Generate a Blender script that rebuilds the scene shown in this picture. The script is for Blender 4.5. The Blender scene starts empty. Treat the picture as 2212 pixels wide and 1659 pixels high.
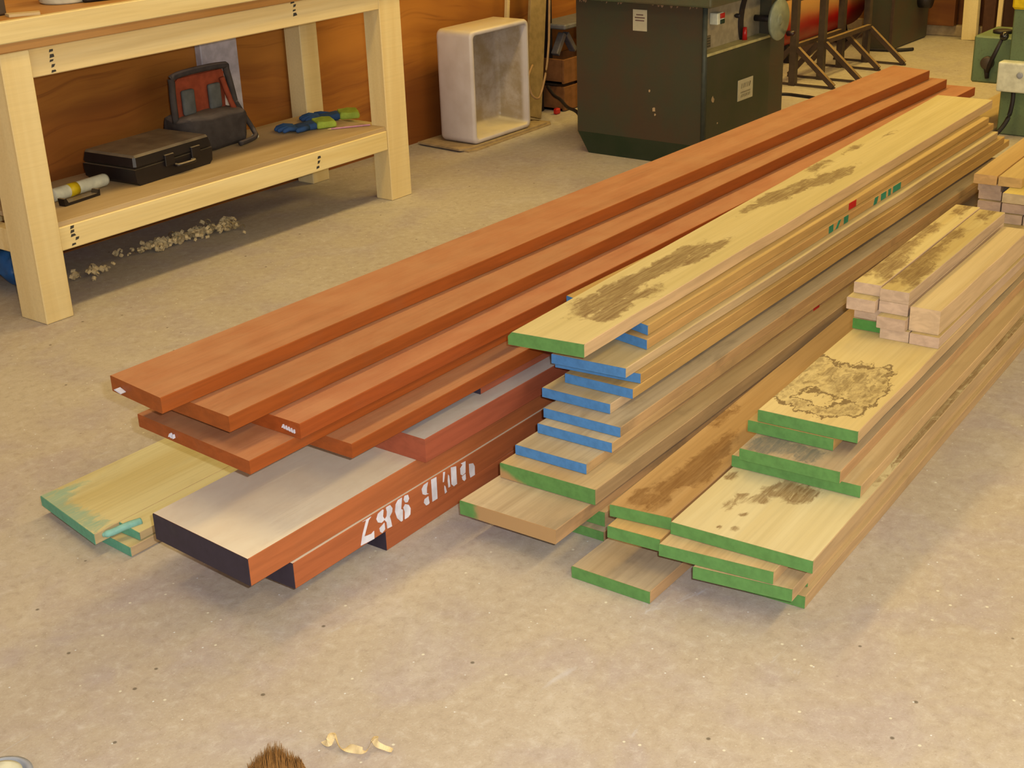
import bpy, bmesh, math, random
from mathutils import Vector, Matrix, noise as mnoise
R = math.radians
SC = bpy.context.scene
COL = SC.collection
random.seed(7)

# ------------------------------------------------------------------ camera
cd = bpy.data.cameras.new('camera')
cd.sensor_width = 36.0
cd.lens = 2942.0 / 2212.0 * 36.0
cd.clip_start = 0.05
cam = bpy.data.objects.new('camera', cd)
COL.objects.link(cam)
cx, cy, cz = Vector((0.60402, -0.79628, -0.03318)), Vector((0.33315, 0.21445, 0.91816)), Vector((-0.724, -0.56565, 0.39481))
cam.matrix_world = Matrix(((cx.x, cy.x, cz.x, 0), (cx.y, cy.y, cz.y, 0), (cx.z, cy.z, cz.z, 1.5), (0, 0, 0, 1)))
SC.camera = cam

# ------------------------------------------------------------------ world, lights, exposure
w = bpy.data.worlds.new('world')
SC.world = w
w.use_nodes = True
w.node_tree.nodes['Background'].inputs[0].default_value = (0.9, 0.72, 0.5, 1)
w.node_tree.nodes['Background'].inputs[1].default_value = 0.25
SC.view_settings.view_transform = 'Standard'
SC.view_settings.look = 'None'
SC.view_settings.gamma = 1.0
SC.view_settings.use_curve_mapping = False
SC.view_settings.exposure = 0.0

def area(name, loc, rot, sx, sy, power, col):
    l = bpy.data.lights.new(name, 'AREA')
    l.shape = 'RECTANGLE'; l.size = sx; l.size_y = sy; l.energy = power; l.color = col
    o = bpy.data.objects.new(name, l); COL.objects.link(o)
    o.location = loc; o.rotation_euler = rot
    return o
WARM = (1.0, 0.70, 0.25)
# ceiling strip lamps (above the frame) and the photographer's flash beside the lens
for lx, ly, lp in ((1.6, 2.9, 29), (4.1, 2.9, 34), (6.6, 2.8, 50), (8.2, 2.2, 40), (0.9, -0.9, 38), (3.6, -0.6, 42), (6.4, -0.4, 46)):
    area('strip_lamp_light', (lx, ly, 2.86), (0, 0, 0), 1.7, 0.3, lp, WARM if lx < 5 else (1.0, 0.66, 0.15))
# added fill lights behind and to the right of the camera; no doorways there
area('soft_fill', (-3.9, -0.6, 1.25), (R(90), 0, R(-90)), 3.4, 2.3, 130, (1.0, 0.86, 0.62))
area('soft_fill', (1.6, -5.9, 1.25), (R(90), 0, 0), 4.2, 2.3, 130, (1.0, 0.84, 0.58))
fl = area('camera_flash', tuple(Vector((0, 0, 1.5)) + cx * 0.07 + cy * 0.055), (0, 0, 0), 0.035, 0.02, 56, (1.0, 0.94, 0.85))
fl.rotation_euler = cam.matrix_world.to_euler()

# ------------------------------------------------------------------ material helpers
NEAR, FAR = (1.2, .935, .564), (1.0, .78, .46)   # colour cast of the room light the swatches below were judged under
WB = NEAR
def lin(h):
    h = h.lstrip('#')
    c = [int(h[i:i + 2], 16) / 255 for i in (0, 2, 4)]
    return tuple(min(.88, (x / 12.92 if x <= .04045 else ((x + .055) / 1.055) ** 2.4) / k) for x, k in zip(c, WB)) + (1,)

class NT:
    def __init__(s, name):
        s.m = bpy.data.materials.new(name); s.m.use_nodes = True
        s.t = s.m.node_tree; s.b = s.t.nodes['Principled BSDF']
    def n(s, typ, **kw):
        x = s.t.nodes.new('ShaderNode' + typ)
        for k, v in kw.items(): setattr(x, k, v)
        return x
    def set(s, sock, v):
        if isinstance(v, bpy.types.NodeSocket): s.t.links.new(v, sock)
        else:
            sock.default_value = v
    def math(s, op, a, b=0.0, c=0.0, clamp=False):
        x = s.n('Math', operation=op, use_clamp=clamp)
        s.set(x.inputs[0], a); s.set(x.inputs[1], b)
        if op in ('MULTIPLY_ADD',): s.set(x.inputs[2], c)
        return x.outputs[0]
    def mr(s, v, a, b, c=0.0, d=1.0, smooth=True):
        x = s.n('MapRange'); x.interpolation_type = 'SMOOTHSTEP' if smooth else 'LINEAR'
        s.set(x.inputs[0], v)
        for i, q in enumerate((a, b, c, d)): s.set(x.inputs[1 + i], q)
        return x.outputs[0]
    def mix(s, f, a, b, blend='MIX'):
        x = s.n('Mix', data_type='RGBA', blend_type=blend)
        s.set(x.inputs[0], f); s.set(x.inputs[6], a); s.set(x.inputs[7], b)
        return x.outputs[2]
    def vec(s, op, a, b):
        x = s.n('VectorMath', operation=op)
        s.set(x.inputs[0], a); s.set(x.inputs[1], b)
        return x.outputs['Value'] if op in ('LENGTH', 'DISTANCE', 'DOT_PRODUCT') else x.outputs[0]
    def obj(s):
        return s.n('TexCoord').outputs['Object']
    def rnd(s):
        return s.n('ObjectInfo').outputs['Random']
    def noise(s, v, scale=1.0, detail=3.0, rough=.5, dist=0.0, col=False):
        x = s.n('TexNoise'); s.set(x.inputs['Vector'], v)
        x.inputs['Scale'].default_value = scale; x.inputs['Detail'].default_value = detail
        x.inputs['Roughness'].default_value = rough; x.inputs['Distortion'].default_value = dist
        return x.outputs['Color'] if col else x.outputs['Fac']
    def xyz(s, v):
        x = s.n('SeparateXYZ'); s.set(x.inputs[0], v); return x.outputs
    def upness(s):
        return s.xyz(s.n('NewGeometry').outputs['Normal'])[2]
    def bump(s, h, strength=.2, dist=.002):
        x = s.n('Bump'); x.inputs['Strength'].default_value = strength; x.inputs['Distance'].default_value = dist
        s.set(x.inputs['Height'], h); s.t.links.new(x.outputs[0], s.b.inputs['Normal'])
    def out(s, col, rough=.6, spec=.3, metal=0.0):
        s.set(s.b.inputs['Base Color'], col); s.set(s.b.inputs['Roughness'], rough)
        s.b.inputs['Specular IOR Level'].default_value = spec
        s.b.inputs['Metallic'].default_value = metal
        return s.m

def plain(name, h, rough=.6, spec=.3, metal=0.0, var=.12, scale=30, dust=None, dust_amt=.6):
    k = NT(name); o = k.obj()
    c = k.mix(k.mr(k.noise(o, scale, 4), .3, .7), lin(h), tuple(x * (1 - 2 * var) for x in lin(h)[:3]) + (1,))
    if dust:
        f = k.math('MULTIPLY', k.mr(k.upness(), .3, .9), k.mr(k.noise(o, 14, 3), .2, .7, dust_amt * .5, dust_amt))
        c = k.mix(f, c, lin(dust))
    return k.out(c, rough, spec, metal)

def wood(name, c1, c2, g=(.7, 14, 14), streak=.25, rough=.6, dust=None, dust_amt=.5, side=None, stains=None,
         stain_col='#6a4526', line=False, hue=.008, dirt=0.0, spec=.25, warp=1.0):
    k = NT(name); o = k.obj(); r = k.rnd()
    off = k.n('CombineXYZ')
    for i in range(3): k.set(off.inputs[i], k.math('MULTIPLY', r, 31.0 + 17 * i))
    ov = k.vec('ADD', o, off.outputs[0])
    gv = k.vec('MULTIPLY', ov, g)
    n1 = k.noise(gv, 1.0, 4, .55, .8)
    fv = k.vec('MULTIPLY', ov, (3.0, 110, 110))
    n2 = k.noise(fv, 1.0, 3, .6)
    c = k.mix(k.mr(n1, .3, .7), lin(c1), lin(c2))
    c = k.mix(k.mr(n2, .35, .75, 0, streak), c, tuple(x * .55 for x in lin(c2)[:3]) + (1,))
    up = k.mr(k.upness(), .8, .97)
    if side:
        sn = k.noise(k.vec('MULTIPLY', ov, (4, 30, 60)), 1.0, 3, .6, .5)
        sc = k.mix(k.mr(sn, .3, .7), lin(side), tuple(x * .80 for x in lin(side)[:3]) + (1,))
        c = k.mix(k.math('SUBTRACT', 1.0, up), c, sc)
    if stains:
        flat = k.vec('MULTIPLY', o, (1, 1, 0))
        wv = k.noise(k.vec('MULTIPLY', flat, (16, 26, 1)), 1.0, 4, .6, 0, True)
        ow = k.vec('ADD', flat, k.vec('MULTIPLY', k.vec('SUBTRACT', wv, (.5, .5, .5)), (.11 * warp, .06 * warp, 0)))
        nn = k.noise(k.vec('MULTIPLY', ow, (10 / warp ** .6, 20 / warp ** .6, 1)), 1.0, 9, .68, 1.2)
        tot = None
        for (sx, sy, rx, ry) in stains:
            d = k.vec('LENGTH', k.vec('MULTIPLY', k.vec('SUBTRACT', ow, (sx, sy, 0)), (.8 / rx, .8 / ry, 0)), (0, 0, 0))
            q = k.math('SUBTRACT', 1.0, d, clamp=True)
            tot = q if tot is None else k.math('ADD', tot, q)
        tot = k.math('MINIMUM', tot, .8)
        mk = k.math('ADD', tot, k.math('MULTIPLY', k.math('SUBTRACT', nn, .5), 2.0))
        mk = k.math('MULTIPLY', mk, k.mr(tot, 0, .12))
        body = k.mr(mk, .30, .80, 0, 1)
        tex = k.mr(k.noise(k.vec('MULTIPLY', o, (9, 150, 1)), 1.0, 4, .7), .25, .7, .5, 1)
        f = k.math('MULTIPLY', k.math('MULTIPLY', body, tex), up)
        if line:
            ln = k.math('MULTIPLY', k.mr(mk, .14, .24), k.mr(mk, .50, .34))
            f = k.math('MULTIPLY', f, k.mr(k.noise(k.vec('MULTIPLY', ow, (24, 40, 1)), 1.0, 6, .7, 1.0), .36, .62, .12, 1))
            f = k.math('MAXIMUM', k.math('MULTIPLY', f, .85), k.math('MULTIPLY', k.math('MULTIPLY', ln, up), .9))
        c = k.mix(k.math('MULTIPLY', f, .9), c, lin(stain_col))
    if dirt:
        dn = k.noise(k.vec('MULTIPLY', ov, (5, 9, 9)), 1.0, 5, .6, .5)
        c = k.mix(k.mr(dn, .5, .8, 0, dirt), c, lin('#6d5a3c'))
    if dust:
        dn = k.noise(k.vec('MULTIPLY', ov, (7, 12, 5)), 1.0, 5, .65, .4)
        f = k.math('MULTIPLY', up, k.mr(dn, .25, .75, dust_amt * (.35 if dust_amt < .9 else .74), dust_amt))
        c = k.mix(f, c, lin(dust))
    h = k.n('HueSaturation'); k.set(h.inputs['Color'], c)
    k.set(h.inputs['Hue'], k.mr(r, 0, 1, .5 - hue, .5 + hue, False))
    k.set(h.inputs['Value'], k.mr(k.math('FRACT', k.math('MULTIPLY', r, 7.31)), 0, 1, .93, 1.07, False))
    k.bump(n2, .25, .0015)
    return k.out(h.outputs[0], rough, spec)

def paint(name, h, worn=None, woodc='#a97b45', rub=.25):
    """brushed end paint; worn = (axis, a, b): bare wood from a to b along that local axis"""
    k = NT(name); o = k.obj()
    n = k.noise(o, 60, 4, .6)
    c = k.mix(k.mr(n, .3, .75), lin(h), tuple(x * .8 for x in lin(h)[:3]) + (1,))
    c = k.mix(k.mr(k.noise(o, 9, 3), .62, .8, 0, rub), c, lin('#7f8a4a'))
    if worn:
        ax, a, b = worn
        q = k.math('ADD', k.vec('DOT_PRODUCT', o, ax), k.math('MULTIPLY', k.math('SUBTRACT', k.noise(o, 45, 6, .7), .5), abs(b - a) * 1.2))
        c = k.mix(k.mr(q, a, b), c, lin(woodc))
    return k.out(c, .55, .35)

# ------------------------------------------------------------------ object helpers
def link(name, bm, mat, parent=None, loc=(0, 0, 0), rot=(0, 0, 0), smooth=False):
    bmesh.ops.recalc_face_normals(bm, faces=bm.faces)
    me = bpy.data.meshes.new(name); bm.to_mesh(me); bm.free()
    for m in (mat if isinstance(mat, (list, tuple)) else [mat]): me.materials.append(m)
    if smooth:
        for p in me.polygons: p.use_smooth = True
    o = bpy.data.objects.new(name, me); COL.objects.link(o)
    o.location = loc; o.rotation_euler = rot
    if parent: o.parent = parent
    return o
def tag(o, label, cat, group=None):
    o['label'] = label; o['category'] = cat
    if group: o['group'] = group
    return o
def thing(name, label, cat, loc=(0, 0, 0), rz=0.0, group=None):
    o = bpy.data.objects.new(name, None); COL.objects.link(o)
    o.location = loc; o.rotation_euler = (0, 0, rz); o.empty_display_size = .1
    return tag(o, label, cat, group)
def struct(name, bm, mat, **k):
    o = link(name, bm, mat, **k); o['kind'] = 'structure'; return o
def box(bm, x0, x1, y0, y1, z0, z1, bev=0.0, seg=1):
    r = bmesh.ops.create_cube(bm, size=1)
    for v in r['verts']:
        v.co = Vector((x0 + (v.co.x + .5) * (x1 - x0), y0 + (v.co.y + .5) * (y1 - y0), z0 + (v.co.z + .5) * (z1 - z0)))
    if bev:
        es = list({e for v in r['verts'] for e in v.link_edges})
        bmesh.ops.bevel(bm, geom=es, offset=bev, segments=seg, affect='EDGES', profile=.5)
    return bm
def bx(*a, **k): return box(bmesh.new(), *a, **k)
def prism(pts, axis, a, b, bm=None):
    """polygon pts extruded from a to b along axis 'x','y','z'; pts are the other two coordinates"""
    bm = bm or bmesh.new()
    f = {'x': lambda p, t: (t, p[0], p[1]), 'y': lambda p, t: (p[0], t, p[1]), 'z': lambda p, t: (p[0], p[1], t)}[axis]
    lo = [bm.verts.new(f(p, a)) for p in pts]; hi = [bm.verts.new(f(p, b)) for p in pts]
    n = len(pts)
    bm.faces.new(lo); bm.faces.new(hi[::-1])
    for i in range(n): bm.faces.new((lo[i], hi[i], hi[(i + 1) % n], lo[(i + 1) % n]))
    return bm
def smooth_path(P, k=6):
    P = [Vector(p) for p in P]
    out = []
    for i in range(len(P) - 1):
        p0, p1, p2, p3 = P[max(i - 1, 0)], P[i], P[i + 1], P[min(i + 2, len(P) - 1)]
        for j in range(k):
            t = j / k
            out.append(.5 * ((2 * p1) + (p2 - p0) * t + (2 * p0 - 5 * p1 + 4 * p2 - p3) * t * t + (3 * p1 - p0 - 3 * p2 + p3) * t ** 3))
    out.append(P[-1]); return out
def tube(P, r, bm=None, n=8, sq=False):
    bm = bm or bmesh.new(); P = [Vector(p) for p in P]
    rings = []
    m = 4 if sq else n
    up = Vector((0, 0, 1))
    for i, p in enumerate(P):
        d = (P[min(i + 1, len(P) - 1)] - P[max(i - 1, 0)]).normalized()
        u = up if abs(d.dot(up)) < .95 else Vector((1, 0, 0))
        s = d.cross(u).normalized(); u = s.cross(d).normalized()
        rr = r[i] if isinstance(r, (list, tuple)) else r
        if sq: rr *= 1.414
        ph = math.pi / 4 if sq else 0
        rings.append([bm.verts.new(p + (s * math.cos(2 * math.pi * q / m + ph) + u * math.sin(2 * math.pi * q / m + ph)) * rr) for q in range(m)])
    for a, b in zip(rings, rings[1:]):
        for q in range(m): bm.faces.new((a[q], a[(q + 1) % m], b[(q + 1) % m], b[q]))
    bm.faces.new(rings[0][::-1]); bm.faces.new(rings[-1])
    return bm
def cyl(bm, c, axis, r0, r1, a, b, n=24):
    """cylinder/cone around axis through c (two coords) from a to b"""
    f = {'x': lambda u, v, t: (t, c[0] + u, c[1] + v), 'y': lambda u, v, t: (c[0] + u, t, c[1] + v), 'z': lambda u, v, t: (c[0] + u, c[1] + v, t)}[axis]
    A = [bm.verts.new(f(r0 * math.cos(2 * math.pi * i / n), r0 * math.sin(2 * math.pi * i / n), a)) for i in range(n)]
    B = [bm.verts.new(f(r1 * math.cos(2 * math.pi * i / n), r1 * math.sin(2 * math.pi * i / n), b)) for i in range(n)]
    bm.faces.new(A); bm.faces.new(B[::-1])
    for i in range(n): bm.faces.new((A[i], B[i], B[(i + 1) % n], A[(i + 1) % n]))
    return bm
def lathe(prof, c=(0, 0), axis='z', n=28, bm=None):
    bm = bm or bmesh.new()
    f = {'x': lambda u, v, t: (t, c[0] + u, c[1] + v), 'y': lambda u, v, t: (c[0] + u, t, c[1] + v), 'z': lambda u, v, t: (c[0] + u, c[1] + v, t)}[axis]
    rings = [[bm.verts.new(f(r * math.cos(2 * math.pi * i / n), r * math.sin(2 * math.pi * i / n), t)) for i in range(n)] for r, t in prof]
    for a, b in zip(rings, rings[1:]):
        for q in range(n): bm.faces.new((a[q], a[(q + 1) % n], b[(q + 1) % n], b[q]))
    bm.faces.new(rings[0][::-1]); bm.faces.new(rings[-1])
    return bm

# ------------------------------------------------------------------ materials
def floor_mat():
    k = NT('dusty_concrete'); o = k.obj()
    big = k.noise(o, .9, 4, .55, .3); mid = k.noise(o, 4.5, 5, .6, .5); sm = k.noise(o, 38, 5, .7, .4); fine = k.noise(o, 230, 3, .7)
    c = k.mix(k.mr(big, .35, .65), lin('#b59a74'), lin('#c0a67e'))
    c = k.mix(k.mr(mid, .42, .68, 0, .65), c, lin('#ae947c'))
    c = k.mix(k.mr(k.noise(k.vec('ADD', o, (9, 4, 0)), 3.1, 6, .65, .8), .5, .75, 0, .55), c, lin('#c8b08a'))
    c = k.mix(k.mr(sm, .48, .74, 0, .5), c, lin('#9c8260'))
    c = k.mix(k.mr(sm, .5, .25, 0, .45), c, lin('#d2bc98'))
    c = k.mix(k.mr(fine, .58, .75, 0, .55), c, lin('#dcc7a2'))
    c = k.mix(k.mr(fine, .42, .27, 0, .5), c, lin('#8c7352'))
    # long pale scuffs and stray dust smears
    sc = k.noise(k.vec('MULTIPLY', k.vec('ADD', o, (3, 3, 0)), (2.2, 9, 1)), 1.0, 6, .7, 1.5)
    c = k.mix(k.mr(sc, .63, .8, 0, .6), c, lin('#cdc0ae'))
    # dark specks and pale wood crumbs
    for sca, thr, colr in ((17, .045, '#54442c'), (29, .06, '#e4cf9f'), (41, .05, '#e6d9bd')):
        vo = k.n('TexVoronoi'); k.set(vo.inputs['Vector'], o); vo.inputs['Scale'].default_value = sca
        g = k.xyz(vo.outputs['Color'])[0]
        f = k.math('MULTIPLY', k.mr(vo.outputs['Distance'], thr, thr + .05, 1, 0), k.math('GREATER_THAN', g, .72))
        c = k.mix(k.math('MULTIPLY', f, .75), c, lin(colr))
    k.bump(k.math('ADD', sm, fine), .25, .002)
    return k.out(c, .75, .25)
def ply_mat(name, c1, c2, c3, g=(.55, 1, 6.5)):
    k = NT(name); o = k.obj()
    d = k.noise(k.vec('MULTIPLY', o, (1.1, 1, 1.4)), 1.0, 2, .5, .2, True)
    v = k.vec('ADD', o, k.vec('MULTIPLY', k.vec('SUBTRACT', d, (.5, .5, .5)), (.5, .5, .34)))
    n = k.noise(k.vec('MULTIPLY', v, g), 1.0, 5, .6, .3)
    s = k.noise(k.vec('MULTIPLY', v, (g[0] * 2, 2, g[2] * 6)), 1.0, 4, .6, .2)
    c = k.mix(k.mr(n, .36, .64), lin(c1), lin(c2))
    c = k.mix(k.mr(s, .52, .8, 0, .7), c, lin(c3))
    c = k.mix(k.mr(k.noise(k.vec('MULTIPLY', o, (.7, 1, 1.6)), 1.0, 3), .40, .62, 0, .75), c, tuple(x * q for x, q in zip(lin(c3), (1.25, 1.15, 1.1))) + (1,))
    return k.out(c, .45, .35)
def machine_mat(name, base, dusty, chips=True):
    k = NT(name); o = k.obj()
    c = k.mix(k.mr(k.noise(o, 5, 4, .6), .3, .7), lin(base), lin(dusty))
    c = k.mix(k.mr(k.noise(o, 90, 4, .7), .5, .8, 0, .5), c, lin('#3a2f1e'))
    if chips:
        c = k.mix(k.mr(k.noise(o, 22, 5, .7), .71, .76, 0, .9), c, lin('#8a6038'))
    return k.out(c, .5, .35)

M = {}
M['floor'] = floor_mat()
WB = FAR
M['plywall'] = ply_mat('varnished_plywood', '#aa6520', '#8d4e19', '#632f10')
M['plyfar'] = ply_mat('far_plywood', '#87501d', '#6c3a14', '#4c260d')
M['plain_wall'] = plain('grubby_plaster', '#b7a27c', .8, .1)
M['ceiling'] = plain('ceiling_board', '#cfc3a6', .9, .1)
M['pine'] = wood('pine', '#dcb873', '#cda45c', (.6, 9, 9), .18, .55, hue=.004)
M['pinev'] = wood('pine_upright', '#dcb873', '#cfa761', (9, 9, .6), .12, .55, hue=.004)
M['ply'] = wood('birch_ply', '#bf9a62', '#ad8850', (.8, 6, 6), .15, .6)
M['plytop'] = wood('worn_ply_top', '#bb8440', '#a8712f', (.8, 6, 6), .15, .55)
WB = NEAR
M['oak'] = wood('oak', '#cda66a', '#ba9056', (.6, 13, 13), .30, .62, side='#c99a60', dirt=.3)
M['oakgrey'] = wood('weathered_oak', '#c4a472', '#b08f5f', (.6, 11, 13), .3, .65, side='#c8965a', dirt=.6)
M['oakpale'] = wood('pale_oak', '#d2b072', '#c4a061', (.6, 13, 13), .25, .6, side='#d2a76d')
M['oakorange'] = wood('orange_oak', '#c99b56', '#b78845', (.6, 13, 13), .25, .6, side='#c8924c')
M['oakblock'] = wood('sawn_oak', '#cba968', '#bd9854', (.7, 15, 15), .25, .6, side='#caa072')
M['meranti'] = wood('red_hardwood', '#b4693c', '#a35930', (.6, 11, 11), .28, .5, dust='#c38a56', dust_amt=.45, side='#9a4516', hue=.005, dirt=.12)
M['merold'] = wood('old_red_hardwood', '#a5603f', '#8f4d31', (.8, 11, 11), .3, .6, dust='#cdb593', dust_amt=1.0, side='#a34f2c', hue=.006, dirt=.15)
M['baulk'] = wood('dusty_hardwood_baulk', '#c79c70', '#b6895e', (.7, 10, 10), .2, .65, dust='#e6c898', dust_amt=1.0, side='#b05a2c', hue=.004, dirt=.12)
M['palew'] = wood('pale_greenish_timber', '#d6bb78', '#c9a963', (.6, 8, 9), .22, .6, side='#c9a064', dirt=.2)
M['blue'] = paint('blue_end_paint', '#4a7791', rub=.12)
M['green'] = paint('green_end_paint', '#5c8038')
M['teal'] = paint('teal_end_paint', '#5f9468')
M['black'] = paint('black_end_paint', '#33272b', rub=.05)
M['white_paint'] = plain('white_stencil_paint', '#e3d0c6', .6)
WB = FAR
M['red_mark'] = plain('red_marker', '#c01818', .5)
M['green_mark'] = plain('green_marker', '#21704a', .5)
M['ink'] = plain('black_ink', '#3a3226', .6)
M['steel'] = plain('grimy_steel', '#4f3c28', .5, .4, .2)
M['steel_dusty'] = plain('dusty_tube', '#4e3826', .5, .4, .2, dust='#a77f47', dust_amt=.9)
M['darksteel'] = plain('dark_steel', '#2b211b', .5, .4, .2)
M['mgreen'] = machine_mat('machine_green', '#3c3822', '#46331f')
M['mgreen2'] = machine_mat('machine_green_door', '#30311b', '#3c3320')
M['mgreend'] = machine_mat('machine_green_dark', '#1f2b14', '#2e311b')
M['mgreenl'] = machine_mat('machine_green_light', '#66703f', '#5c5f38')
M['cream'] = plain('cream_panel', '#9c8358', .5)
M['ledge'] = plain('cream_ledge', '#b39a58', .5)
M['paper'] = plain('yellowed_paper', '#b7a070', .7, var=.05)
M['enamel'] = plain('white_enamel', '#d9cfc4', .25, .5, var=.04, scale=8, dust='#cfae72', dust_amt=1.0)
M['card'] = plain('cardboard', '#a98654', .8, .1)
M['blackp'] = plain('black_plastic', '#1e1612', .4, .4, dust='#94784f', dust_amt=1.0)
M['blackc'] = plain('black_cloth', '#463a2d', .85, .1, dust='#7a644a', dust_amt=.9)
M['orange'] = plain('orange_cloth', '#8a3c20', .85, .1)
M['greyc'] = plain('grey_cloth', '#5a5444', .85, .1)
M['gblue'] = plain('blue_glove_palm', '#344a60', .7, .1)
M['glime'] = plain('lime_glove_knit', '#a2a836', .8, .1)
M['whitep'] = plain('white_plastic', '#d8c694', .4)
M['yellow'] = plain('yellow_plastic', '#d8aa10', .45)
M['pink'] = plain('pink_pencil_paint', '#b97a78', .5)
M['bluep'] = plain('blue_plastic', '#1f4866', .4)
M['rubber'] = plain('black_rubber', '#231c18', .5)
M['cord'] = plain('tan_cord', '#a97b45', .6)
M['red'] = plain('red_paint', '#b01410', .35, .5)
k = NT('red_tank_paint')
M['redtank'] = k.out(k.mix(k.math('MULTIPLY', k.mr(k.math('ADD', k.upness(), k.math('MULTIPLY', k.noise(k.obj(), 9, 4), .3)), -.05, .6), .95), lin('#a5120c'), lin('#a8743a')), .35, .5)
WB = NEAR
M['shav'] = plain('wood_shaving', '#e6bd78', .7, .1, scale=60)
M['bristle'] = plain('brown_bristle', '#96642f', .7, .2, scale=80)
M['greyp'] = plain('grey_plastic', '#aaa08f', .4)
WB = FAR

# ------------------------------------------------------------------ setting
struct('floor', bx(-4, 9.2, -6, 4.4, -.1, 0), M['floor'])
struct('ceiling', bx(-4, 9.2, -6, 4.4, 2.95, 3.05), M['ceiling'])
struct('wall_back', bx(-4, 9.2, 4.3, 4.4, 0, 2.95), M['plywall'])
struct('wall_far', bx(8.85, 9.2, -6, 4.3, 0, 2.95), M['plyfar'])
struct('wall_right', bx(-4, 9.2, -6.1, -6, 0, 2.95), M['plain_wall'])
struct('wall_near', bx(-4.1, -4, -6, 4.4, 0, 2.95), M['plain_wall'])
struct('baseboard_far', bx(8.80, 8.85, -2, 4.3, 0, .07, bev=.004), M['card'])
struct('trim_1', bx(3.555, 3.745, 4.262, 4.3, .33, 1.5, bev=.004), plain('white_gloss_post', '#b9a48e', .5))

WB = NEAR
# ------------------------------------------------------------------ boards
def board(name, label, cat, group, nl, nr, fr, fl, z, t, mat, end=None, far_end=None, chamf=0.0, seg=14, seed=0, wav=.0009):
    nl, nr, fr, fl = (Vector(p) for p in (nl, nr, fr, fl))
    o0 = (nl + nr) / 2; d = (fl + fr) / 2 - o0
    a = math.atan2(d.y, d.x); ca, sa = math.cos(a), math.sin(a)
    def L(p):
        q = p - o0; return Vector((ca * q.x + sa * q.y, -sa * q.x + ca * q.y))
    nl, nr, fr, fl = L(nl), L(nr), L(fr), L(fl)
    t -= .0006
    c = .0014
    bm = bmesh.new(); rings = []
    for i in range(seg + 1):
        f = i / seg
        l, r = nl.lerp(fl, f), nr.lerp(fr, f)
        j = wav if 0 < i < seg else 0
        l = Vector((l.x, l.y + j * mnoise.noise((f * 9, seed * 3.1, 1)) * 3)); r = Vector((r.x, r.y + j * mnoise.noise((f * 9, seed * 3.1, 9)) * 3))
        cl = max(c, chamf)
        rings.append([bm.verts.new((p[0], p[1], p[2])) for p in (
            (l.x, l.y, c), (l.x, l.y, t - cl), (l.x, l.y - cl, t), (r.x, r.y + c, t), (r.x, r.y, t - c), (r.x, r.y, c), (r.x, r.y + c, 0), (l.x, l.y - c, 0))])
    for A, B in zip(rings, rings[1:]):
        for q in range(8): bm.faces.new((A[q], A[(q + 1) % 8], B[(q + 1) % 8], B[q]))
    bm.faces.new(rings[0]); bm.faces.new(rings[-1][::-1])
    o = link(name, bm, mat, None, (o0.x, o0.y, z), (0, 0, a))
    tag(o, label, cat, group)
    for e, (p, q, sgn) in ((end, (nl, nr, -1)), (far_end, (fl, fr, 1))):
        if not e: continue
        pts = [(p.y - .0004, .0008), (p.y - .0004, t - max(c, chamf)), (p.y - max(c, chamf), t - .0004), (q.y + .0004, t - .0004), (q.y + .0004, .0008)]
        b2 = bmesh.new()
        def X(y): return p.x + (q.x - p.x) * ((y - p.y) / (q.y - p.y))
        A = [b2.verts.new((X(y) + sgn * .0016, y, zz)) for y, zz in pts]; B = [b2.verts.new((X(y) - sgn * .003, y, zz)) for y, zz in pts]
        b2.faces.new(A); b2.faces.new(B[::-1])
        for i in range(len(pts)): b2.faces.new((A[i], B[i], B[(i + 1) % len(pts)], A[(i + 1) % len(pts)]))
        link('painted_end', b2, M[e] if isinstance(e, str) else e, o)
    return o
def strip(nr, width, yaw, length, skew=0.0, taper=0.0):
    """plan corners from the near right corner: nl, nr, fr, fl"""
    nr = Vector(nr); a = R(yaw); d = Vector((math.cos(a), math.sin(a))); n = Vector((-d.y, d.x))
    return (nr + n * width + d * skew, nr, nr + d * length, nr + d * length + n * (width + taper))

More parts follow.
